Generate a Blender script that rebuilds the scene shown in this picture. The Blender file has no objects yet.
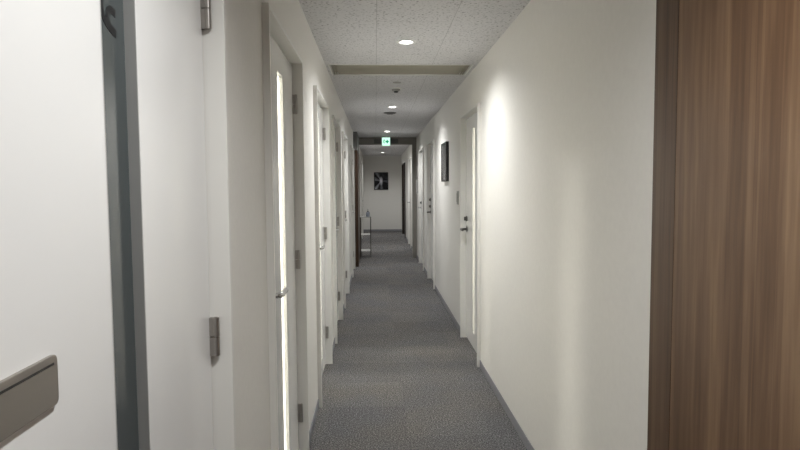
import bpy, bmesh, math, random
from mathutils import Vector, Matrix
random.seed(4)
S = bpy.context.scene
COL = S.collection
PI = math.pi

# ------------------------------------------------------------------ sizes (metres); X right, Y along the corridor, Z up
EYE = 1.48
WL, WR = 0.398, 0.840          # distance of the left / right wall face from the camera line
ZC = EYE + 0.985               # ceiling
YB, YE = -4.0, 19.6            # back wall, end wall
DH = 2.115                     # door opening height
FW = 0.018                     # visible width of the door frame
PR = 0.026                     # how far the frame stands proud of the wall
RC = 0.027                     # how far the leaf sits behind the wall face
TH = 0.11                      # wall thickness
LAMP_X = 0.22
LAMPS = [-2.6, 0.80, 4.19, 7.58, 10.95, 14.35, 17.8]

# ------------------------------------------------------------------ materials
def new_mat(name):
    m = bpy.data.materials.new(name); m.use_nodes = True
    nt = m.node_tree
    b = nt.nodes['Principled BSDF']
    return m, nt, b

def plain(name, col, rough=0.5, metal=0.0, spec=0.5, coat=0.0):
    m, nt, b = new_mat(name)
    b.inputs['Base Color'].default_value = (*col, 1)
    b.inputs['Roughness'].default_value = rough
    b.inputs['Metallic'].default_value = metal
    b.inputs['Specular IOR Level'].default_value = spec
    b.inputs['Coat Weight'].default_value = coat
    return m

def node(nt, kind, **kw):
    n = nt.nodes.new(kind)
    for k, v in kw.items():
        if k in n.inputs: n.inputs[k].default_value = v
        else: setattr(n, k, v)
    return n

def ramp(nt, stops):
    r = nt.nodes.new('ShaderNodeValToRGB')
    e = r.color_ramp.elements
    while len(e) < len(stops): e.new(0.5)
    for i, (p, c) in enumerate(stops):
        e[i].position = p; e[i].color = (*c, 1)
    return r

def speckled(name, col, rough, amount=0.03, scale=60, bump=0.0, bump_scale=300, spec=0.5):
    """paint or paper with a faint tonal mottling and a fine bump"""
    m, nt, b = new_mat(name)
    tc = node(nt, 'ShaderNodeTexCoord')
    n = node(nt, 'ShaderNodeTexNoise', Scale=scale, Detail=3.0)
    nt.links.new(tc.outputs['Object'], n.inputs['Vector'])
    lo = tuple(c * (1 - amount) for c in col); hi = tuple(min(1, c * (1 + amount)) for c in col)
    r = ramp(nt, [(0.3, lo), (0.7, hi)])
    nt.links.new(n.outputs['Fac'], r.inputs['Fac'])
    nt.links.new(r.outputs['Color'], b.inputs['Base Color'])
    b.inputs['Roughness'].default_value = rough
    b.inputs['Specular IOR Level'].default_value = spec
    if bump:
        n2 = node(nt, 'ShaderNodeTexNoise', Scale=bump_scale, Detail=4.0)
        nt.links.new(tc.outputs['Object'], n2.inputs['Vector'])
        bp = node(nt, 'ShaderNodeBump', Strength=bump, Distance=0.002)
        nt.links.new(n2.outputs['Fac'], bp.inputs['Height'])
        nt.links.new(bp.outputs['Normal'], b.inputs['Normal'])
    return m

M = {}
M['wall'] = speckled('wall_vinyl', (0.77, 0.755, 0.72), 0.55, 0.015, 40, 0.25, 260, 0.35)
M['room'] = plain('room_paint', (0.8, 0.79, 0.76), 0.8)
M['frame'] = plain('frame_paint', (0.75, 0.74, 0.705), 0.32)
M['leaf'] = plain('leaf_paint', (0.80, 0.80, 0.79), 0.22, coat=0.15)
M['bead'] = plain('glazing_bead_metal', (0.42, 0.42, 0.41), 0.4, 0.3)
M['steel'] = plain('brushed_steel', (0.40, 0.38, 0.355), 0.35, 0.9)
M['chrome'] = plain('chrome', (0.68, 0.68, 0.68), 0.22, 1.0)
M['darkmetal'] = plain('dark_metal', (0.13, 0.125, 0.115), 0.35, 0.8)
M['signplate'] = plain('satin_bronze_plate', (0.36, 0.335, 0.305), 0.42, 0.85)
M['black'] = plain('black_lacquer', (0.012, 0.012, 0.013), 0.25)
M['letter'] = plain('black_letter_film', (0.012, 0.013, 0.014), 0.5)
M['base'] = plain('baseboard_vinyl', (0.24, 0.24, 0.26), 0.5)
M['white'] = plain('white_plastic', (0.75, 0.75, 0.73), 0.4)
M['greige'] = plain('greige_vent_metal', (0.36, 0.335, 0.265), 0.5)
M['greydark'] = plain('dark_grey_vent', (0.13, 0.13, 0.125), 0.6)
M['portal'] = plain('olive_grey_steel', (0.24, 0.23, 0.205), 0.5)
M['switch'] = plain('grey_plate', (0.34, 0.34, 0.32), 0.45)
M['liquid'] = plain('blue_grey_bottle', (0.26, 0.29, 0.34), 0.25)
M['acrylic'] = plain('white_acrylic_shelf', (0.78, 0.78, 0.76), 0.2)
M['dark_glass'] = plain('dark_grey_glass', (0.060, 0.072, 0.074), 0.12, spec=0.5)
M['sensor'] = plain('sensor_ring', (0.05, 0.05, 0.05), 0.4)

def emit(name, col, strength):
    m = bpy.data.materials.new(name); m.use_nodes = True
    nt = m.node_tree; nt.nodes.clear()
    e = node(nt, 'ShaderNodeEmission', Strength=strength); e.inputs['Color'].default_value = (*col, 1)
    o = nt.nodes.new('ShaderNodeOutputMaterial'); nt.links.new(e.outputs[0], o.inputs[0])
    return m
M['lamp'] = emit('lamp_diffuser', (1, 0.97, 0.92), 7.0)
M['sign_face'] = emit('sign_face_light', (0.58, 1.0, 0.76), 0.72)
M['sign_green'] = emit('sign_green_light', (0.01, 0.40, 0.20), 0.45)

def frosted():
    m = bpy.data.materials.new('frosted_glass'); m.use_nodes = True
    nt = m.node_tree; nt.nodes.clear()
    t = node(nt, 'ShaderNodeBsdfTransparent'); t.inputs['Color'].default_value = (0.95, 0.96, 0.95, 1)
    d = node(nt, 'ShaderNodeBsdfTranslucent'); d.inputs['Color'].default_value = (0.95, 0.95, 0.92, 1)
    g = node(nt, 'ShaderNodeBsdfGlossy', Roughness=0.1)
    mx = node(nt, 'ShaderNodeMixShader'); mx.inputs[0].default_value = 0.5
    mg = node(nt, 'ShaderNodeMixShader'); mg.inputs[0].default_value = 0.05
    o = nt.nodes.new('ShaderNodeOutputMaterial')
    nt.links.new(t.outputs[0], mx.inputs[1]); nt.links.new(d.outputs[0], mx.inputs[2])
    nt.links.new(mx.outputs[0], mg.inputs[1]); nt.links.new(g.outputs[0], mg.inputs[2])
    nt.links.new(mg.outputs[0], o.inputs[0])
    return m
M['frosted'] = frosted()

def carpet():
    m, nt, b = new_mat('carpet_tiles')
    L = nt.links
    tc = node(nt, 'ShaderNodeTexCoord')
    sc = node(nt, 'ShaderNodeVectorMath', operation='MULTIPLY'); sc.inputs[1].default_value = (2, 2, 0)
    off = node(nt, 'ShaderNodeVectorMath', operation='ADD'); off.inputs[1].default_value = (-0.36, 0.1, 0)
    L.new(tc.outputs['Object'], sc.inputs[0]); L.new(sc.outputs[0], off.inputs[0])
    fl = node(nt, 'ShaderNodeVectorMath', operation='FLOOR'); L.new(off.outputs[0], fl.inputs[0])
    wn = node(nt, 'ShaderNodeTexWhiteNoise', noise_dimensions='2D'); L.new(fl.outputs[0], wn.inputs['Vector'])
    # fine yarn speckle
    n1 = node(nt, 'ShaderNodeTexNoise', Scale=105.0, Detail=4.0, Roughness=0.95); L.new(tc.outputs['Object'], n1.inputs['Vector'])
    r1 = ramp(nt, [(0.36, (0.022, 0.023, 0.024)), (0.50, (0.108, 0.108, 0.109)), (0.64, (0.37, 0.37, 0.37))])
    L.new(n1.outputs['Fac'], r1.inputs['Fac'])
    # worn mottling
    n2 = node(nt, 'ShaderNodeTexNoise', Scale=2.2, Detail=4.0); L.new(tc.outputs['Object'], n2.inputs['Vector'])
    r2 = ramp(nt, [(0.35, (0.97, 0.965, 0.985)), (0.65, (1.05, 1.0, 0.95))]); L.new(n2.outputs['Fac'], r2.inputs['Fac'])
    mul = node(nt, 'ShaderNodeMix', data_type='RGBA', blend_type='MULTIPLY'); mul.inputs[0].default_value = 1.0
    L.new(r1.outputs[0], mul.inputs[6]); L.new(r2.outputs[0], mul.inputs[7])
    r3 = ramp(nt, [(0.0, (0.92, 0.915, 0.915)), (1.0, (1.07, 1.055, 1.035))]); L.new(wn.outputs['Value'], r3.inputs['Fac'])
    mul2 = node(nt, 'ShaderNodeMix', data_type='RGBA', blend_type='MULTIPLY'); mul2.inputs[0].default_value = 1.0
    L.new(mul.outputs[2], mul2.inputs[6]); L.new(r3.outputs[0], mul2.inputs[7])
    L.new(mul2.outputs[2], b.inputs['Base Color'])
    b.inputs['Roughness'].default_value = 0.95
    b.inputs['Specular IOR Level'].default_value = 0.1
    bp = node(nt, 'ShaderNodeBump', Strength=0.5, Distance=0.004)
    L.new(n1.outputs['Fac'], bp.inputs['Height']); L.new(bp.outputs['Normal'], b.inputs['Normal'])
    return m
M['carpet'] = carpet()

def ceiling_board():
    m, nt, b = new_mat('rock_wool_board')
    L = nt.links
    tc = node(nt, 'ShaderNodeTexCoord')
    mp = node(nt, 'ShaderNodeMapping'); mp.inputs['Location'].default_value = (-0.016, -0.49, 0)
    L.new(tc.outputs['Object'], mp.inputs['Vector'])
    sw = node(nt, 'ShaderNodeMapping'); sw.inputs['Rotation'].default_value = (0, 0, PI/2)
    L.new(mp.outputs[0], sw.inputs['Vector'])
    br = node(nt, 'ShaderNodeTexBrick', Scale=1.0)
    br.offset = 0.5; br.squash = 1.0
    br.inputs['Brick Width'].default_value = 0.91; br.inputs['Row Height'].default_value = 0.455
    br.inputs['Mortar Size'].default_value = 0.0016; br.inputs['Mortar Smooth'].default_value = 0.0
    br.inputs['Color1'].default_value = (1, 1, 1, 1); br.inputs['Color2'].default_value = (0.985, 0.985, 0.985, 1)
    br.inputs['Mortar'].default_value = (0.62, 0.62, 0.62, 1)
    L.new(sw.outputs[0], br.inputs['Vector'])
    n = node(nt, 'ShaderNodeTexNoise', Scale=62.0, Detail=2.5, Roughness=0.6); L.new(tc.outputs['Object'], n.inputs['Vector'])
    r = ramp(nt, [(0.33, (0.30, 0.30, 0.305)), (0.42, (0.65, 0.645, 0.655)), (0.75, (0.72, 0.715, 0.725))]); L.new(n.outputs['Fac'], r.inputs['Fac'])
    mul = node(nt, 'ShaderNodeMix', data_type='RGBA', blend_type='MULTIPLY'); mul.inputs[0].default_value = 1.0
    L.new(r.outputs[0], mul.inputs[6]); L.new(br.outputs['Color'], mul.inputs[7])
    L.new(mul.outputs[2], b.inputs['Base Color'])
    b.inputs['Roughness'].default_value = 0.9
    b.inputs['Specular IOR Level'].default_value = 0.2
    return m
M['ceiling'] = ceiling_board()

def wood(name, stops, plank=7.0, seed=0.0, rough=0.38):
    m, nt, b = new_mat(name)
    L = nt.links
    tc = node(nt, 'ShaderNodeTexCoord')
    mp = node(nt, 'ShaderNodeMapping'); mp.inputs['Location'].default_value = (seed, seed * 1.7, seed)
    mp.inputs['Scale'].default_value = (4, plank * 3, 0.55)
    L.new(tc.outputs['Object'], mp.inputs['Vector'])
    n = node(nt, 'ShaderNodeTexNoise', Scale=1.0, Detail=5.0, Roughness=0.55, Distortion=0.25); L.new(mp.outputs[0], n.inputs['Vector'])
    mp2 = node(nt, 'ShaderNodeMapping'); mp2.inputs['Scale'].default_value = (30, plank * 26, 3.5)
    L.new(tc.outputs['Object'], mp2.inputs['Vector'])
    n2 = node(nt, 'ShaderNodeTexNoise', Scale=1.0, Detail=3.0); L.new(mp2.outputs[0], n2.inputs['Vector'])
    mx = node(nt, 'ShaderNodeMix', data_type='FLOAT'); mx.inputs[0].default_value = 0.36
    L.new(n.outputs['Fac'], mx.inputs[2]); L.new(n2.outputs['Fac'], mx.inputs[3])
    # broad veneer strips, each with its own tone
    mp3 = node(nt, 'ShaderNodeMapping'); mp3.inputs['Location'].default_value = (seed, seed * 2.3, 0); mp3.inputs['Scale'].default_value = (0, plank * 7, 0.05)
    L.new(tc.outputs['Object'], mp3.inputs['Vector'])
    vo = node(nt, 'ShaderNodeTexVoronoi', Scale=1.0); vo.feature = 'F1'; L.new(mp3.outputs[0], vo.inputs['Vector'])
    sep = node(nt, 'ShaderNodeSeparateColor'); L.new(vo.outputs['Color'], sep.inputs[0])
    mb = node(nt, 'ShaderNodeMapRange'); mb.inputs[3].default_value = -0.075; mb.inputs[4].default_value = 0.075; L.new(sep.outputs[0], mb.inputs[0])
    ad = node(nt, 'ShaderNodeMath', operation='ADD'); L.new(mx.outputs[0], ad.inputs[0]); L.new(mb.outputs[0], ad.inputs[1])
    r = ramp(nt, stops); L.new(ad.outputs[0], r.inputs['Fac'])
    L.new(r.outputs[0], b.inputs['Base Color'])
    b.inputs['Roughness'].default_value = rough
    b.inputs['Specular IOR Level'].default_value = 0.3
    return m
M['wood'] = wood('walnut_laminate', [(0.30, (0.070, 0.036, 0.018)), (0.46, (0.120, 0.066, 0.035)), (0.56, (0.160, 0.093, 0.051)), (0.70, (0.235, 0.147, 0.084))], 2.6, 3.0)
M['wood_edge'] = wood('walnut_edge_board', [(0.34, (0.060, 0.032, 0.018)), (0.5, (0.100, 0.056, 0.031)), (0.66, (0.145, 0.086, 0.049))], 6.0, 9.0)
M['wood_door'] = wood('brown_wood_door', [(0.3, (0.028, 0.016, 0.010)), (0.5, (0.055, 0.031, 0.019)), (0.7, (0.09, 0.053, 0.033))], 8.0, 5.0)
M['wood_dark'] = wood('dark_wood_door', [(0.3, (0.014, 0.010, 0.007)), (0.7, (0.03, 0.02, 0.014))], 8.0, 6.0)

def art(name, kind):
    m, nt, b = new_mat(name)
    L = nt.links
    tc = node(nt, 'ShaderNodeTexCoord')
    if kind == 'burst':          # pale rays spreading from the middle of a black ground
        mp = node(nt, 'ShaderNodeMapping'); mp.inputs['Scale'].default_value = (1, 1, 1)
        L.new(tc.outputs['Object'], mp.inputs['Vector'])
        gr = node(nt, 'ShaderNodeTexGradient', gradient_type='RADIAL')
        rot = node(nt, 'ShaderNodeMapping'); rot.inputs['Rotation'].default_value = (PI/2, 0, 0)
        L.new(mp.outputs[0], rot.inputs['Vector']); L.new(rot.outputs[0], gr.inputs['Vector'])
        n = node(nt, 'ShaderNodeTexNoise', noise_dimensions='1D', Scale=1.0, Detail=1.5)
        mt = node(nt, 'ShaderNodeMath', operation='MULTIPLY'); mt.inputs[1].default_value = 9.0
        L.new(gr.outputs['Fac'], mt.inputs[0]); L.new(mt.outputs[0], n.inputs['W'])
        r = ramp(nt, [(0.52, (0.006, 0.006, 0.008)), (0.72, (0.30, 0.31, 0.34))]); L.new(n.outputs['Fac'], r.inputs['Fac'])
        st = node(nt, 'ShaderNodeMapping'); st.inputs['Scale'].default_value = (11, 1, 4.6); L.new(tc.outputs['Object'], st.inputs['Vector'])
        ln = node(nt, 'ShaderNodeVectorMath', operation='LENGTH'); L.new(st.outputs[0], ln.inputs[0])
        r2 = ramp(nt, [(0.0, (0.85, 0.84, 0.90)), (0.75, (0.0, 0.0, 0.0))]); L.new(ln.outputs['Value'], r2.inputs['Fac'])
        add = node(nt, 'ShaderNodeMix', data_type='RGBA', blend_type='ADD'); add.inputs[0].default_value = 1.0
        L.new(r.outputs[0], add.inputs[6]); L.new(r2.outputs[0], add.inputs[7])
        L.new(add.outputs[2], b.inputs['Base Color'])
    else:                        # soft grey stems on a dark ground
        mp = node(nt, 'ShaderNodeMapping'); mp.inputs['Scale'].default_value = (1, 7, 1.6)
        L.new(tc.outputs['Object'], mp.inputs['Vector'])
        n = node(nt, 'ShaderNodeTexNoise', Scale=1.0, Detail=3.0, Distortion=0.6); L.new(mp.outputs[0], n.inputs['Vector'])
        r = ramp(nt, [(0.40, (0.02, 0.02, 0.022)), (0.60, (0.20, 0.20, 0.20)), (0.72, (0.42, 0.42, 0.41))]); L.new(n.outputs['Fac'], r.inputs['Fac'])
        L.new(r.outputs[0], b.inputs['Base Color'])
    b.inputs['Roughness'].default_value = 0.25
    b.inputs['Specular IOR Level'].default_value = 0.3
    return m
M['art_burst'] = art('print_light_burst', 'burst')
M['art_grey'] = art('print_grey_stems', 'stems')

# ------------------------------------------------------------------ mesh helpers
def box(bm, x0, x1, y0, y1, z0, z1):
    v = [bm.verts.new(p) for p in ((x0,y0,z0),(x1,y0,z0),(x1,y1,z0),(x0,y1,z0),(x0,y0,z1),(x1,y0,z1),(x1,y1,z1),(x0,y1,z1))]
    for f in ((0,3,2,1),(4,5,6,7),(0,1,5,4),(1,2,6,5),(2,3,7,6),(3,0,4,7)):
        bm.faces.new([v[i] for i in f])

def tube(bm, pts, r, n=10, caps=True):
    """round bar through a list of points"""
    rings = []
    pts = [Vector(p) for p in pts]
    for i, p in enumerate(pts):
        a = pts[max(i-1, 0)]; c = pts[min(i+1, len(pts)-1)]
        d = (c - a).normalized()
        u = d.orthogonal().normalized() if i == 0 else (rings[-1][1] - d * rings[-1][1].dot(d)).normalized()
        w = d.cross(u)
        rr = r[i] if isinstance(r, (list, tuple)) else r
        rings.append(([bm.verts.new(p + rr * (math.cos(2*PI*k/n) * u + math.sin(2*PI*k/n) * w)) for k in range(n)], u))
    for (A, _), (B, _) in zip(rings, rings[1:]):
        for k in range(n):
            bm.faces.new((A[k], A[(k+1) % n], B[(k+1) % n], B[k]))
    if caps:
        bm.faces.new(rings[0][0][::-1]); bm.faces.new(rings[-1][0])

def lathe(bm, prof, n=32, centre=(0, 0, 0)):
    """revolve (radius, z) pairs about Z; radius 0 closes the end"""
    cx, cy, cz = centre
    prev = None
    for r, z in prof:
        if r == 0: cur = [bm.verts.new((cx, cy, cz + z))]
        else: cur = [bm.verts.new((cx + r*math.cos(2*PI*k/n), cy + r*math.sin(2*PI*k/n), cz + z)) for k in range(n)]
        if prev:
            for k in range(n):
                a, b_ = prev[k % len(prev)], prev[(k+1) % len(prev)]
                c, d = cur[(k+1) % len(cur)], cur[k % len(cur)]
                vs = []
                for q in (a, b_, c, d):
                    if q not in vs: vs.append(q)
                if len(vs) > 2: bm.faces.new(vs)
        prev = cur

def build(name, bm, mat, parent=None, bevel=0.0, smooth=False, xf=None):
    if xf:
        for v in bm.verts: v.co = Vector(xf(*v.co))
    bmesh.ops.recalc_face_normals(bm, faces=bm.faces)
    me = bpy.data.meshes.new(name); bm.to_mesh(me); bm.free()
    if smooth:
        for p in me.polygons: p.use_smooth = True
        try: me.set_sharp_from_angle(angle=math.radians(35))
        except Exception: pass
    me.materials.append(mat)
    o = bpy.data.objects.new(name, me); COL.objects.link(o)
    if parent is not None: o.parent = parent
    if bevel:
        md = o.modifiers.new('bevel', 'BEVEL'); md.width = bevel; md.segments = 2; md.limit_method = 'ANGLE'
    return o

def thing(name, label, cat, loc, group=None, kind=None):
    o = bpy.data.objects.new(name, None); COL.objects.link(o)
    o.location = loc; o.empty_display_size = 0.1
    return tag(o, label, cat, group, kind)

def tag(o, label, cat, group=None, kind=None):
    o['label'] = label; o['category'] = cat
    if group: o['group'] = group
    if kind: o['kind'] = kind
    return o

# ------------------------------------------------------------------ doors: where each opening is
# side, y0, y1, slit (from the latch edge: a, b) or None, options
DOORS = [
 dict(n=1, side='L', y0=0.56, y1=1.535, slit=(0.411, 0.552), glass='dark_glass', pane_depth=0.02, hinge='far', hinges=(1.918, 1.100, 0.27), plate=True,
      label='nearest white door on the left, with a dark glass strip and a metal slide plate'),
 dict(n=2, side='L', y0=2.21, y1=3.17, slit=(0.47, 0.625), glass='frosted', hinge='far',
      label='second door on the left, grey shaded leaf with a bright full-height glass strip'),
 dict(n=3, side='L', y0=3.97, y1=4.94, slit=(0.48, 0.635), glass='frosted', hinge='far',
      label='third white door on the left, lever handle low beside a thin bright slit'),
 dict(n=4, side='L', y0=5.60, y1=6.59, slit=None, hinge='far', label='fourth white door along the left wall'),
 dict(n=5, side='L', y0=7.24, y1=8.23, slit=None, hinge='far', label='fifth white door along the left wall'),
 dict(n=6, side='L', y0=9.72, y1=10.70, slit=None, hinge='far', label='sixth white door on the left, just before the brown wooden door'),
 dict(n=7, side='L', y0=11.0, y1=12.2, slit=None, hinge='far', wood='wood_door', label='reddish brown wooden door on the left beside the metal stand'),
 dict(n=8, side='L', y0=16.9, y1=17.85, slit=None, hinge='far', label='far white door on the left behind the metal stand'),
 dict(n=9, side='R', y0=4.79, y1=5.74, slit=(0.385, 0.505), glass='frosted', hinge='near', bolt=(1.165,),
      label='nearest white door on the right, with a lit glass strip and black lever'),
 dict(n=10, side='R', y0=8.50, y1=9.48, slit=None, hinge='near', bolt=(1.26, 1.155), label='grey shaded door on the right past the framed picture, two locks above its lever'),
 dict(n=11, side='R', y0=10.40, y1=11.40, slit=None, hinge='near', bolt=(1.16,), label='third door on the right, bright white, just before the olive grey portal'),
 dict(n=12, side='R', y0=14.2, y1=15.2, slit=None, hinge='near', label='white door on the right beyond the olive grey portal'),
 dict(n=13, side='R', y0=16.9, y1=18.5, slit=None, hinge='near', wood='wood_dark', label='very dark door on the right next to the end wall'),
]

def leaf_mesh(bm, a0, a1, o0, o1, u0, u1, hole=None):
    """door leaf in (out, along, up); o1 is the corridor face; an optional hole (h0, h1, k0, k1)"""
    if not hole:
        box(bm, o0, o1, a0, a1, u0, u1); return
    h0, h1, k0, k1 = hole
    outer = [(a0, u0), (a1, u0), (a1, u1), (a0, u1)]; inner = [(h0, k0), (h1, k0), (h1, k1), (h0, k1)]
    V = {}
    for nm, ring in (('o', outer), ('i', inner)):
        for s, o in (('b', o0), ('f', o1)):
            V[nm+s] = [bm.verts.new((o, a, u)) for a, u in ring]
    for i in range(4):
        j = (i + 1) % 4
        bm.faces.new((V['of'][i], V['of'][j], V['if'][j], V['if'][i]))
        bm.faces.new((V['ob'][j], V['ob'][i], V['ib'][i], V['ib'][j]))
        bm.faces.new((V['ob'][i], V['ob'][j], V['of'][j], V['of'][i]))
        bm.faces.new((V['ib'][j], V['ib'][i], V['if'][i], V['if'][j]))

def make_door(d):
    L = d['side'] == 'L'
    sx = 1 if L else -1
    wood_ = d.get('wood')
    W = d['y1'] - d['y0']
    root = thing('door_%d' % d['n'], d['label'], 'door', (-WL if L else WR, d['y0'], 0), kind='structure')
    flip = d['hinge'] == 'near'           # along coordinate measured from the latch edge
    xf = (lambda o, a, u: (sx * o, (W - a) if flip else a, u))
    PR = 0.078 if d['n'] == 7 else 0.026
    fm = M[wood_] if wood_ else M['frame']; lm = M[wood_] if wood_ else M['leaf']
    # frame
    bm = bmesh.new()
    box(bm, -TH, PR, -FW, 0, 0, DH + FW); box(bm, -TH, PR, W, W + FW, 0, DH + FW); box(bm, -TH, PR, 0, W, DH, DH + FW)
    s0 = -RC - 0.040
    box(bm, -TH, s0, 0, 0.012, 0, DH); box(bm, -TH, s0, W - 0.012, W, 0, DH); box(bm, -TH, s0, 0.012, W - 0.012, DH - 0.012, DH)
    build('door_frame', bm, fm, root, 0.0015, xf=xf)
    if d['n'] == 7:                      # dark surround above the wooden door, up to the ceiling
        bm = bmesh.new(); box(bm, 0, PR - 0.004, -FW, W + FW, DH + FW, ZC - 0.002); build('transom_panel', bm, M['greydark'], root, 0.002, xf=xf)
        box_o = 0.098
    else: box_o = 0.0
    # leaf
    hole = None
    if d['slit']: hole = (d['slit'][0], d['slit'][1], 0.15, 1.99)
    bm = bmesh.new(); leaf_mesh(bm, 0.003, W - 0.003, -RC - 0.038, -RC + box_o, 0.020, DH - 0.011, hole)
    leaf = build('leaf', bm, lm, root, 0.0012, xf=xf)
    if hole:
        h0, h1, k0, k1 = hole
        bw, bo = 0.004, -RC - 0.0006
        bm = bmesh.new(); leaf_mesh(bm, h0, h1, -RC - 0.036, bo, k0, k1, (h0 + bw, h1 - bw, k0 + bw, k1 - bw))
        build('glazing_bead', bm, M['bead'], leaf, xf=xf)
        pd = d.get('pane_depth', 0.014)
        bm = bmesh.new(); box(bm, -RC - pd - 0.006, -RC - pd, h0 + bw, h1 - bw, k0 + bw, k1 - bw)
        build('glass_pane', bm, M[d['glass']], leaf, xf=xf)
    # flag hinges
    for z in d.get('hinges', (1.905, 1.097, 0.27)):
        bm = bmesh.new()
        for s in (-1, 1):
            zc = z + s * 0.025
            box(bm, -RC, -RC + 0.016, W - 0.014, W - 0.0005, zc - 0.0235, zc + 0.0235)
            tube(bm, [(-RC + 0.016, W - 0.0085, zc - 0.0238), (-RC + 0.016, W - 0.0085, zc + 0.0238)], 0.0085, 12)
        tube(bm, [(-RC + 0.016, W - 0.0085, z - 0.050), (-RC + 0.016, W - 0.0085, z + 0.050)], 0.005, 10)
        h = build('hinge', bm, M['steel'], leaf, xf=xf, smooth=True)
        h['label'] = 'brushed steel flag hinge'
    # lever on its round rose
    bm = bmesh.new()
    zc, a = 1.065, 0.075
    tube(bm, [(-RC, a, zc), (-RC + 0.008, a, zc)], 0.026, 20)
    tube(bm, [(-RC + 0.008, a, zc), (-RC + 0.048, a, zc), (-RC + 0.058, a + 0.008, zc), (-RC + 0.060, a + 0.03, zc), (-RC + 0.060, a + 0.12, zc)], 0.011, 12)
    build('lever_handle', bm, M['darkmetal'] if (d['n'] in (9, 10)) else M['chrome'], leaf, xf=xf, smooth=True)
    for z in d.get('bolt', ()):
        bm = bmesh.new()
        tube(bm, [(-RC, a, z), (-RC + 0.012, a, z)], 0.025, 20)
        box(bm, -RC + 0.012, -RC + 0.030, a - 0.006, a + 0.006, z - 0.018, z + 0.018)
        build('deadbolt', bm, M['darkmetal'], leaf, xf=xf, smooth=True)
    if d.get('plate'):
        # slide plate (engaged / free) standing off the leaf
        bm = bmesh.new()
        u0, u1, a0, a1, r = 1.198, 1.264, 0.02, 0.232, 0.008
        prof = []
        for cx, cy, st in ((a1 - r, u1 - r, 0), (a0 + r, u1 - r, 1), (a0 + r, u0 + r, 2), (a1 - r, u0 + r, 3)):
            for k in range(5):
                t = (st + k / 4) * PI / 2; prof.append((cx + r * math.cos(t), cy + r * math.sin(t)))
        A = [bm.verts.new((-RC, p, q)) for p, q in prof]; B = [bm.verts.new((-RC + 0.006, p, q)) for p, q in prof]
        bm.faces.new(A[::-1]); bm.faces.new(B)
        for i in range(len(A)): bm.faces.new((A[i], A[(i+1) % len(A)], B[(i+1) % len(A)], B[i]))
        pl = build('slide_plate', bm, M['signplate'], leaf, 0.001, xf=xf)
        pl['label'] = 'satin bronze slide plate with a dark slot along its top'
        bm = bmesh.new(); box(bm, -RC + 0.0055, -RC + 0.0068, a0 + 0.012, a1 - 0.010, u1 - 0.0125, u1 - 0.0095)
        build('plate_slot', bm, M['black'], leaf, xf=xf)
        # black lettering on the dark glass, only its last strokes can be seen past the stile
        bm = bmesh.new()
        def stroke(pts, w, lay):
            o0 = -RC - 0.0199
            P = [Vector(((p - 55) / 150 * 0.057 + 0.4562, (390 - q) / 300 * 0.049 + 1.737)) for p, q in pts]
            # smooth the polyline
            for _ in range(2):
                Q = [P[0]]
                for a_, b_ in zip(P, P[1:]): Q += [a_ * .75 + b_ * .25, a_ * .25 + b_ * .75]
                P = Q + [P[-1]]
            prev = None
            for i, p in enumerate(P):
                t = (P[min(i+1, len(P)-1)] - P[max(i-1, 0)]).normalized(); nn = Vector((-t.y, t.x)) * w / 2
                cur = [bm.verts.new((o0 + h, q.x, q.y)) for h in (0, 0.0006 + lay) for q in (p + nn, p - nn)]
                if prev:
                    for i0, i1 in ((0, 1), (1, 3), (3, 2), (2, 0)): bm.faces.new((prev[i0], prev[i1], cur[i1], cur[i0]))
                else: bm.faces.new((cur[0], cur[1], cur[3], cur[2]))
                prev = cur
            bm.faces.new((prev[2], prev[3], prev[1], prev[0]))
        stroke([(204, 140), (160, 118), (126, 150), (120, 220), (136, 290), (165, 325), (204, 340)], 0.013, 0)
        stroke([(62, 50), (66, 130), (72, 215), (98, 275), (150, 330), (204, 350)], 0.0125, 0.0002)
        build('lettering', bm, M['letter'], leaf, xf=xf)
    return root

# ------------------------------------------------------------------ the setting
def wall_side(name, side):
    bm = bmesh.new()
    ds = sorted([d for d in DOORS if d['side'] == side], key=lambda d: d['y0'])
    x0, x1 = (-WL - TH, -WL) if side == 'L' else (WR, WR + TH)
    y = YB
    for d in ds:
        box(bm, x0, x1, y, d['y0'] - FW, 0, ZC); box(bm, x0, x1, d['y0'] - FW, d['y1'] + FW, DH + FW, ZC)
        y = d['y1'] + FW
    box(bm, x0, x1, y, YE, 0, ZC)
    return tag(build(name, bm, M['wall']), 'long warm white %s corridor wall' % ('left' if side == 'L' else 'right'), 'wall', kind='structure')
wall_side('wall_left', 'L'); wall_side('wall_right', 'R')

bm = bmesh.new(); box(bm, -WL - TH, WR + TH, YE, YE + 0.1, 0, ZC)
tag(build('wall_end', bm, M['wall']), 'warm white wall closing the far end of the corridor', 'wall', kind='structure')
bm = bmesh.new(); box(bm, -WL - TH, WR + TH, YB - 0.1, YB, 0, ZC)
tag(build('wall_back', bm, M['wall']), 'wall behind the viewer', 'wall', kind='structure')
bm = bmesh.new(); box(bm, -3.6, 3.9, YB - 0.1, YE + 0.1, -0.06, 0)
tag(build('floor', bm, M['carpet']), 'dark grey heathered carpet tiles along the corridor', 'floor', kind='structure')

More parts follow.
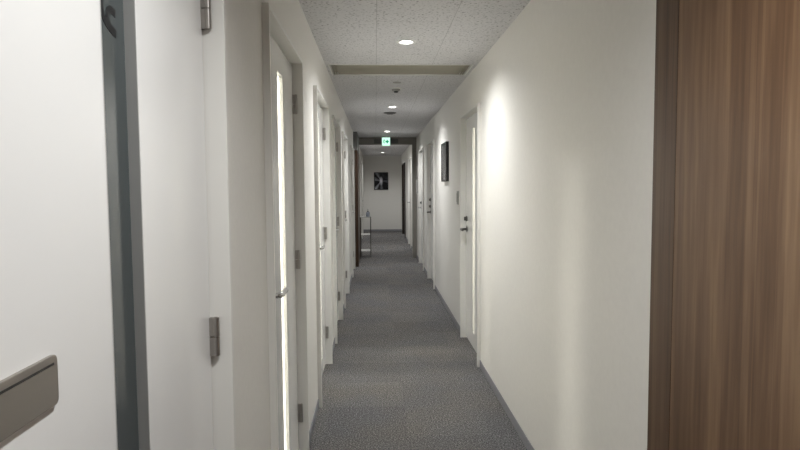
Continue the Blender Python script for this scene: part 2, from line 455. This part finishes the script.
# ceiling with real openings for the downlights and the air grille
GR = (-0.365, 0.800, 4.96, 5.40)     # air grille opening
HH = 0.047
bm = bmesh.new()
xs = sorted({-WL - TH, GR[0], LAMP_X - HH, LAMP_X + HH, GR[1], WR + TH})
ys = sorted({YB - 0.1, GR[2], GR[3], YE + 0.1} | {y + s * HH for y in LAMPS for s in (-1, 1)})
grid = {}
def gv(i, j):
    if (i, j) not in grid: grid[i, j] = bm.verts.new((xs[i], ys[j], ZC))
    return grid[i, j]
for i in range(len(xs) - 1):
    for j in range(len(ys) - 1):
        cx, cy = (xs[i] + xs[i+1]) / 2, (ys[j] + ys[j+1]) / 2
        if abs(cx - LAMP_X) < HH and any(abs(cy - y) < HH for y in LAMPS): continue
        if GR[0] < cx < GR[1] and GR[2] < cy < GR[3]: continue
        bm.faces.new((gv(i, j), gv(i, j+1), gv(i+1, j+1), gv(i+1, j)))
co = build('ceiling', bm, M['ceiling'])
md = co.modifiers.new('thickness', 'SOLIDIFY'); md.thickness = 0.012; md.offset = -1 if co.data.polygons[0].normal.z < 0 else 1
tag(co, 'pitted pale acoustic board ceiling with thin seams', 'ceiling', kind='structure')
bm = bmesh.new(); box(bm, -WL - TH, WR + TH, YB - 0.1, YE + 0.1, ZC + 0.16, ZC + 0.2)
tag(build('ceiling_slab', bm, M['room']), 'slab above the ceiling boards', 'ceiling', kind='structure')

# baseboards, in runs between the doors, one object per side
def baseboard(name, side):
    bm = bmesh.new()
    ds = sorted([d for d in DOORS if d['side'] == side], key=lambda d: d['y0'])
    x0, x1 = (-WL, -WL + 0.006) if side == 'L' else (WR - 0.006, WR)
    y = YB if side == 'L' else 1.79
    for d in ds + [dict(y0=YE + FW, y1=0)]:
        if d['y0'] - FW > y + 0.01: box(bm, x0, x1, y, d['y0'] - FW, 0, 0.062)
        y = d['y1'] + FW
    return tag(build(name, bm, M['base'], bevel=0.002), 'dark grey vinyl baseboard along the %s wall' % ('left' if side == 'L' else 'right'), 'baseboard', kind='structure')
baseboard('baseboard_left', 'L'); baseboard('baseboard_right', 'R')
bm = bmesh.new(); box(bm, -WL + 0.006, WR - 0.006, YE - 0.007, YE, 0, 0.062)
tag(build('baseboard_end', bm, M['base'], bevel=0.002), 'dark grey vinyl baseboard under the end wall', 'baseboard', kind='structure')
bm = bmesh.new(); box(bm, -WL, WR, YE - 0.03, YE, ZC - 0.035, ZC)
tag(build('trim_1', bm, M['white']), 'thin white trim where end wall meets ceiling', 'trim', kind='structure')

# olive grey portal across the corridor
bm = bmesh.new()
box(bm, -WL, WR, 12.30, 12.42, ZC - 0.145, ZC)
box(bm, -WL, -WL + 0.03, 12.30, 12.42, 0, ZC - 0.145); box(bm, WR - 0.085, WR, 12.30, 12.42, 0, ZC - 0.145)
tag(build('trim_2', bm, M['portal'], bevel=0.003), 'dark olive grey steel portal frame across the corridor', 'trim', kind='structure')

bm = bmesh.new(); box(bm, LAMP_X - 0.24, LAMP_X + 0.25, 12.285, 12.30, ZC - 0.125, ZC - 0.035)
tag(build('trim_3', bm, M['greydark'], bevel=0.002), 'dark narrow panel on the portal header behind the green sign', 'trim', kind='structure')
for d in DOORS: make_door(d)

# rooms behind the lit glass strips, each with its own ceiling light
def room(name, x0, x1, y0, y1, label):
    bm = bmesh.new(); t = 0.05
    outer = x0 if x0 < 0 else x1
    box(bm, *( (x0 - t, x0) if x0 < 0 else (x1, x1 + t)), y0 - t, y1 + t, 0, ZC)
    box(bm, x0, x1, y0 - t, y0, 0, ZC); box(bm, x0, x1, y1, y1 + t, 0, ZC)
    box(bm, x0, x1, y0 - t, y1 + t, ZC, ZC + t)
    return tag(build(name, bm, M['room']), label, 'wall', kind='structure')
room('wall_left_room', -2.9, -WL - TH, 1.75, 5.25, 'white room seen through the bright glass strips on the left')
room('wall_right_room', WR + TH, 3.4, 4.55, 6.35, 'white room seen through the glass strip on the right')

def room_lamp(x, y, power, size=0.28):
    l = bpy.data.lights.new('room_ceiling_lamp', 'AREA'); l.energy = power; l.size = size; l.color = (1, 0.96, 0.88)
    o = bpy.data.objects.new('room_ceiling_lamp', l); COL.objects.link(o); o.location = (x, y, ZC - 0.02)
    tag(o, 'ceiling lamp inside the side room', 'lamp')
    return o
ROOM_W = 75
room_lamp(-1.95, 3.02, ROOM_W * 1.35); room_lamp(-1.95, 4.55, ROOM_W); room_lamp(2.35, 5.36, ROOM_W * 0.8)

# ------------------------------------------------------------------ wooden wall panel on the near right
t = thing('wood_wall_panel', 'walnut brown wood-grain panel covering the near right wall', 'wall panel', (WR, 1.765, 0))
bm = bmesh.new(); box(bm, -0.012, 0, -3.2, -0.1342, 0.0, ZC - 0.001)
build('face_board', bm, M['wood'], t, 0.0008)
bm = bmesh.new(); box(bm, -0.013, 0, -0.134, 0, 0.0, ZC - 0.001)
e = build('edge_board', bm, M['wood_edge'], t, 0.0008); e['label'] = 'darker walnut edge board'

# ------------------------------------------------------------------ downlights
LW = 60
DL = ['nearest round downlight overhead, behind the viewer', 'round downlight above the nearest left door',
      'largest visible round downlight, in front of the long air grille', 'round downlight just beyond the smoke detector',
      'small round downlight just in front of the green sign', 'round downlight hidden behind the green sign',
      'farthest round downlight, close to the end wall']
for y, lab in zip(LAMPS, DL):
    t = thing('downlight', lab, 'downlight', (LAMP_X, y, ZC), 'round downlights along the ceiling')
    bm = bmesh.new()
    lathe(bm, [(0.0475, 0.0), (0.049, -0.003), (0.064, -0.005), (0.0695, -0.003), (0.0705, 0.0), (0.0475, 0.0)], 40)
    build('trim_ring', bm, M['white'], t, smooth=True)
    bm = bmesh.new(); lathe(bm, [(0.0465, -0.0005), (0.0465, 0.018), (0.0475, 0.018), (0.0475, -0.0005), (0.0465, -0.0005)], 40)
    build('reflector', bm, M['chrome'], t, smooth=True)
    bm = bmesh.new(); lathe(bm, [(0.0, -0.006), (0.026, -0.005), (0.040, 0.0), (0.041, 0.006), (0.0, 0.008)], 40)
    build('diffuser', bm, M['lamp'], t)
    l = bpy.data.lights.new('downlight_beam', 'SPOT'); l.energy = LW; l.spot_size = math.radians(152); l.spot_blend = 0.9
    l.shadow_soft_size = 0.035; l.color = (0.985, 0.99, 0.985)
    o = bpy.data.objects.new('downlight_beam', l); COL.objects.link(o); o.parent = t; o.location = (0, 0, -0.012)

# ------------------------------------------------------------------ long air grille across the ceiling
t = thing('air_grille', 'long greige air grille spanning the ceiling across the corridor', 'air grille', (0, 0, ZC))
x0, x1, y0, y1 = GR
bm = bmesh.new()
f = 0.012
box(bm, x0 - f, x1 + f, y0 - f, y0 + 0.004, -0.004, 0.03); box(bm, x0 - f, x1 + f, y1 - 0.004, y1 + f, -0.004, 0.03)
box(bm, x0 - f, x0 + 0.004, y0, y1, -0.004, 0.03); box(bm, x1 - 0.004, x1 + f, y0, y1, -0.004, 0.03)
build('grille_frame', bm, M['white'], t, 0.001)
bm = bmesh.new(); box(bm, x0 + 0.004, x1 - 0.004, y0 + 0.004, y1 - 0.004, 0.022, 0.03)
build('back_plate', bm, M['greige'], t)
n = 12
for k in range(n):
    yc = y0 + 0.02 + (y1 - y0 - 0.04) * k / (n - 1)
    bm = bmesh.new()
    box(bm, x0 + 0.05, x1 - 0.05, yc - 0.0135, yc + 0.0135, 0.003, 0.007)
    build('slat', bm, M['greige'], t, 0.0015)
for xa in (x0 + 0.012, x0 + 0.030, x1 - 0.040, x1 - 0.022):
    bm = bmesh.new(); box(bm, xa, xa + 0.008, y0 + 0.004, y1 - 0.004, 0.0, 0.008)
    build('end_bar', bm, M['greige'], t)

# ------------------------------------------------------------------ smoke detector, cover plate, round vent
t = thing('smoke_detector', 'small white dome detector with dark underside on the ceiling', 'smoke detector', (0.215, 6.12, ZC))
bm = bmesh.new(); lathe(bm, [(0, 0), (0.054, 0), (0.054, -0.010), (0.050, -0.014), (0, -0.014)], 36); build('base_ring', bm, M['white'], t, smooth=True)
bm = bmesh.new(); lathe(bm, [(0, -0.014), (0.043, -0.014), (0.040, -0.028), (0.030, -0.034), (0, -0.034)], 36); build('dome', bm, M['switch'], t, smooth=True)
bm = bmesh.new(); lathe(bm, [(0, -0.034), (0.022, -0.034), (0.024, -0.041), (0.016, -0.048), (0, -0.048)], 28); build('sensor_head', bm, M['sensor'], t, smooth=True)

bm = bmesh.new(); lathe(bm, [(0, 0), (0.040, 0), (0.040, -0.004), (0.034, -0.006), (0, -0.006)], 32)
o = build('ceiling_cover_plate', bm, M['switch'], smooth=True); o.location = (0.215, 5.80, ZC)
tag(o, 'small flat grey round cap between air grille and smoke detector', 'cover plate')

t = thing('round_vent', 'dark grey round ceiling vent beyond the second visible downlight', 'vent', (0.205, 8.17, ZC))
bm = bmesh.new(); lathe(bm, [(0.066, 0), (0.086, 0), (0.086, -0.006), (0.070, -0.012), (0.066, -0.006), (0.066, 0)], 36); build('vent_ring', bm, M['greydark'], t, smooth=True)
bm = bmesh.new(); lathe(bm, [(0, -0.008), (0.05, -0.008), (0.056, -0.014), (0.04, -0.022), (0, -0.024)], 36); build('vent_disc', bm, M['greydark'], t, smooth=True)
bm = bmesh.new(); lathe(bm, [(0, -0.0005), (0.066, -0.0005), (0.066, -0.003), (0, -0.003)], 36); build('vent_throat', bm, M['sensor'], t)
bm = bmesh.new(); tube(bm, [(0, 0, -0.002), (0, 0, -0.010)], 0.01, 12); build('vent_stem', bm, M['greydark'], t)

# ------------------------------------------------------------------ exit guidance sign
t = thing('exit_sign', 'small lit green and white emergency exit sign hanging under the ceiling', 'exit sign', (0.215, 11.9, ZC))
sw, z0, z1 = 0.083, -0.198, -0.030
bm = bmesh.new(); box(bm, -sw, sw, 0, 0.03, z0, z1); build('housing', bm, M['white'], t, 0.003)
bm = bmesh.new(); tube(bm, [(0, 0.015, z1), (0, 0.015, 0)], 0.008, 12); tube(bm, [(0, 0.015, -0.006), (0, 0.015, 0)], 0.03, 20)
build('mounting_stem', bm, M['white'], t, smooth=True)
bm = bmesh.new(); box(bm, -sw + 0.005, sw - 0.005, -0.002, 0.0, z0 + 0.005, z1 - 0.005); face = build('lit_face', bm, M['sign_face'], t)
def flat(bm, pts, y0=-0.0035, y1=-0.0015):
    A = [bm.verts.new((x, y0, z)) for x, z in pts]; B = [bm.verts.new((x, y1, z)) for x, z in pts]
    bm.faces.new(A); bm.faces.new(B[::-1])
    for i in range(len(A)): bm.faces.new((A[i], B[i], B[(i+1) % len(A)], A[(i+1) % len(A)]))
zc = (z0 + z1) / 2
bm = bmesh.new()   # arrow to the right
flat(bm, [(-0.010, zc + 0.017), (0.016, zc + 0.017), (0.016, zc + 0.046), (0.060, zc), (0.016, zc - 0.046), (0.016, zc - 0.017), (-0.010, zc - 0.017)])
build('arrow_mark', bm, M['sign_green'], t)
bm = bmesh.new()   # running figure
flat(bm, [(-0.036 + 0.009 * math.cos(a * PI / 6), zc + 0.040 + 0.009 * math.sin(a * PI / 6)) for a in range(12)])
flat(bm, [(-0.044, zc + 0.028), (-0.030, zc + 0.029), (-0.012, zc + 0.014), (-0.016, zc + 0.010), (-0.032, zc + 0.018), (-0.034, zc - 0.006), (-0.022, zc - 0.018), (-0.026, zc - 0.040), (-0.032, zc - 0.040), (-0.031, zc - 0.020), (-0.044, zc - 0.012), (-0.056, zc - 0.030), (-0.064, zc - 0.028), (-0.052, zc - 0.002), (-0.046, zc + 0.014), (-0.058, zc + 0.006), (-0.061, zc + 0.010)])
build('running_figure', bm, M['sign_green'], t)

# ------------------------------------------------------------------ framed pictures
def picture(name, label, loc, w, h, dep, axis, artm):
    """axis 'x': hangs on the right wall facing -X; 'y': on the end wall facing -Y"""
    t = thing(name, label, 'framed picture', loc, None)
    xf = (lambda a, o, u: (-o, a, u)) if axis == 'x' else (lambda a, o, u: (a, -o, u))
    fb = 0.022
    bm = bmesh.new()
    box(bm, -w/2, w/2, 0, dep, -h/2, -h/2 + fb); box(bm, -w/2, w/2, 0, dep, h/2 - fb, h/2)
    box(bm, -w/2, -w/2 + fb, 0, dep, -h/2 + fb, h/2 - fb); box(bm, w/2 - fb, w/2, 0, dep, -h/2 + fb, h/2 - fb)
    build('picture_frame', bm, M['black'], t, 0.002, xf=xf)
    bm = bmesh.new(); box(bm, -w/2 + fb, w/2 - fb, 0.002, dep - 0.006, -h/2 + fb, h/2 - fb)
    build('print', bm, artm, t, xf=xf)
picture('wall_picture', 'black framed grey print hung on the right wall between two doors', (WR, 7.10, 1.755), 0.50, 0.455, 0.035, 'x', M['art_grey'])
picture('wall_picture', 'black print with a pale light burst hung on the end wall', (0.185, YE, 1.64), 0.46, 0.57, 0.03, 'y', M['art_burst'])

# ------------------------------------------------------------------ wall plates on the right wall
t = thing('light_switch', 'grey switch plate on the right wall beside the lit-strip door', 'light switch', (WR, 6.08, 1.355))
bm = bmesh.new(); box(bm, -0.012, 0, -0.042, 0.042, -0.068, 0.068); build('switch_plate', bm, M['switch'], t, 0.003)
for s in (-1, 1):
    bm = bmesh.new(); box(bm, -0.016, -0.012, s * 0.018 - 0.015, s * 0.018 + 0.015, -0.045, 0.045); build('rocker', bm, M['switch'], t, 0.002)
t = thing('control_switch_panel', 'tall grey control switch panel on the right wall beside the olive portal', 'control panel', (WR, 11.88, 1.47))
bm = bmesh.new(); box(bm, -0.030, 0, -0.06, 0.06, -0.14, 0.14); build('box_body', bm, M['switch'], t, 0.004)
bm = bmesh.new(); box(bm, -0.034, -0.030, -0.048, 0.048, -0.12, 0.12); build('cover', bm, M['white'], t, 0.002)

# ------------------------------------------------------------------ slim metal stand with a pump bottle
SX0, SX1, SY0, SY1, SH = -0.318, -0.110, 12.46, 12.78, 0.84
cx, cy = (SX0 + SX1) / 2, (SY0 + SY1) / 2
t = thing('metal_stand', 'slim dark metal stand with two white shelves beside the brown wooden door', 'stand', (cx, cy, 0))
hx, hy = (SX1 - SX0) / 2, (SY1 - SY0) / 2
for sx_ in (-1, 1):
    for sy_ in (-1, 1):
        bm = bmesh.new(); tube(bm, [(sx_ * hx, sy_ * hy, 0), (sx_ * hx, sy_ * hy, SH - 0.008)], 0.009, 12); build('leg', bm, M['darkmetal'], t, smooth=True)
bm = bmesh.new()
box(bm, -hx - 0.009, hx + 0.009, -hy - 0.009, hy + 0.009, SH - 0.012, SH); build('top_plate', bm, M['switch'], t, 0.003)
for z in (0.47, 0.13):
    bm = bmesh.new(); box(bm, -hx, hx, -hy, hy, z - 0.004, z + 0.005); build('shelf', bm, M['acrylic'], t, 0.002)
t = thing('pump_bottle', 'small blue-grey pump bottle on top of the metal stand', 'bottle', (-0.165, 12.60, SH))
bm = bmesh.new(); lathe(bm, [(0, 0), (0.036, 0), (0.040, 0.006), (0.040, 0.075), (0.030, 0.095), (0.014, 0.104), (0, 0.104)], 28); build('body', bm, M['liquid'], t, smooth=True)
bm = bmesh.new()
tube(bm, [(0, 0, 0.104), (0, 0, 0.118)], 0.015, 16); tube(bm, [(0, 0, 0.118), (0, 0, 0.148)], 0.005, 10)
tube(bm, [(0, 0, 0.150), (0, -0.012, 0.154), (0, -0.045, 0.146)], 0.006, 10)
build('pump_head', bm, M['black'], t, smooth=True)

# ------------------------------------------------------------------ camera: one point perspective, slightly pitched and rolled
F = 600.0
yc = Vector(((375.5 - 400) / F, (225 - 186) / F, -1)).normalized()     # corridor direction in camera space
u = Vector((-0.0094, 1, 0)); u = (u - yc * u.dot(yc)).normalized()       # world up in camera space
xc = yc.cross(u).normalized()
R = Matrix((xc, yc, u))                                                  # rows: world axes in camera space -> camera to world
cam = bpy.data.cameras.new('camera'); cam.sensor_width = 36; cam.lens = 36 * F / 800; cam.clip_start = 0.02
co = bpy.data.objects.new('camera', cam); COL.objects.link(co)
co.matrix_world = Matrix.Translation((0, 0, EYE)) @ R.to_4x4()
S.camera = co

# ------------------------------------------------------------------ world and view
w = bpy.data.worlds.new('world'); S.world = w; w.use_nodes = True
w.node_tree.nodes['Background'].inputs[0].default_value = (0.02, 0.02, 0.02, 1)
w.node_tree.nodes['Background'].inputs[1].default_value = 0.0
S.view_settings.view_transform = 'Standard'; S.view_settings.look = 'None'
S.view_settings.gamma = 1; S.view_settings.use_curve_mapping = False
S.view_settings.exposure = 0.92
S.cycles.use_denoising = True
S.cycles.denoising_prefilter = 'NONE'
S.cycles.max_bounces = 12; S.cycles.diffuse_bounces = 8; S.cycles.transparent_max_bounces = 8
S.cycles.sample_clamp_indirect = 6.0
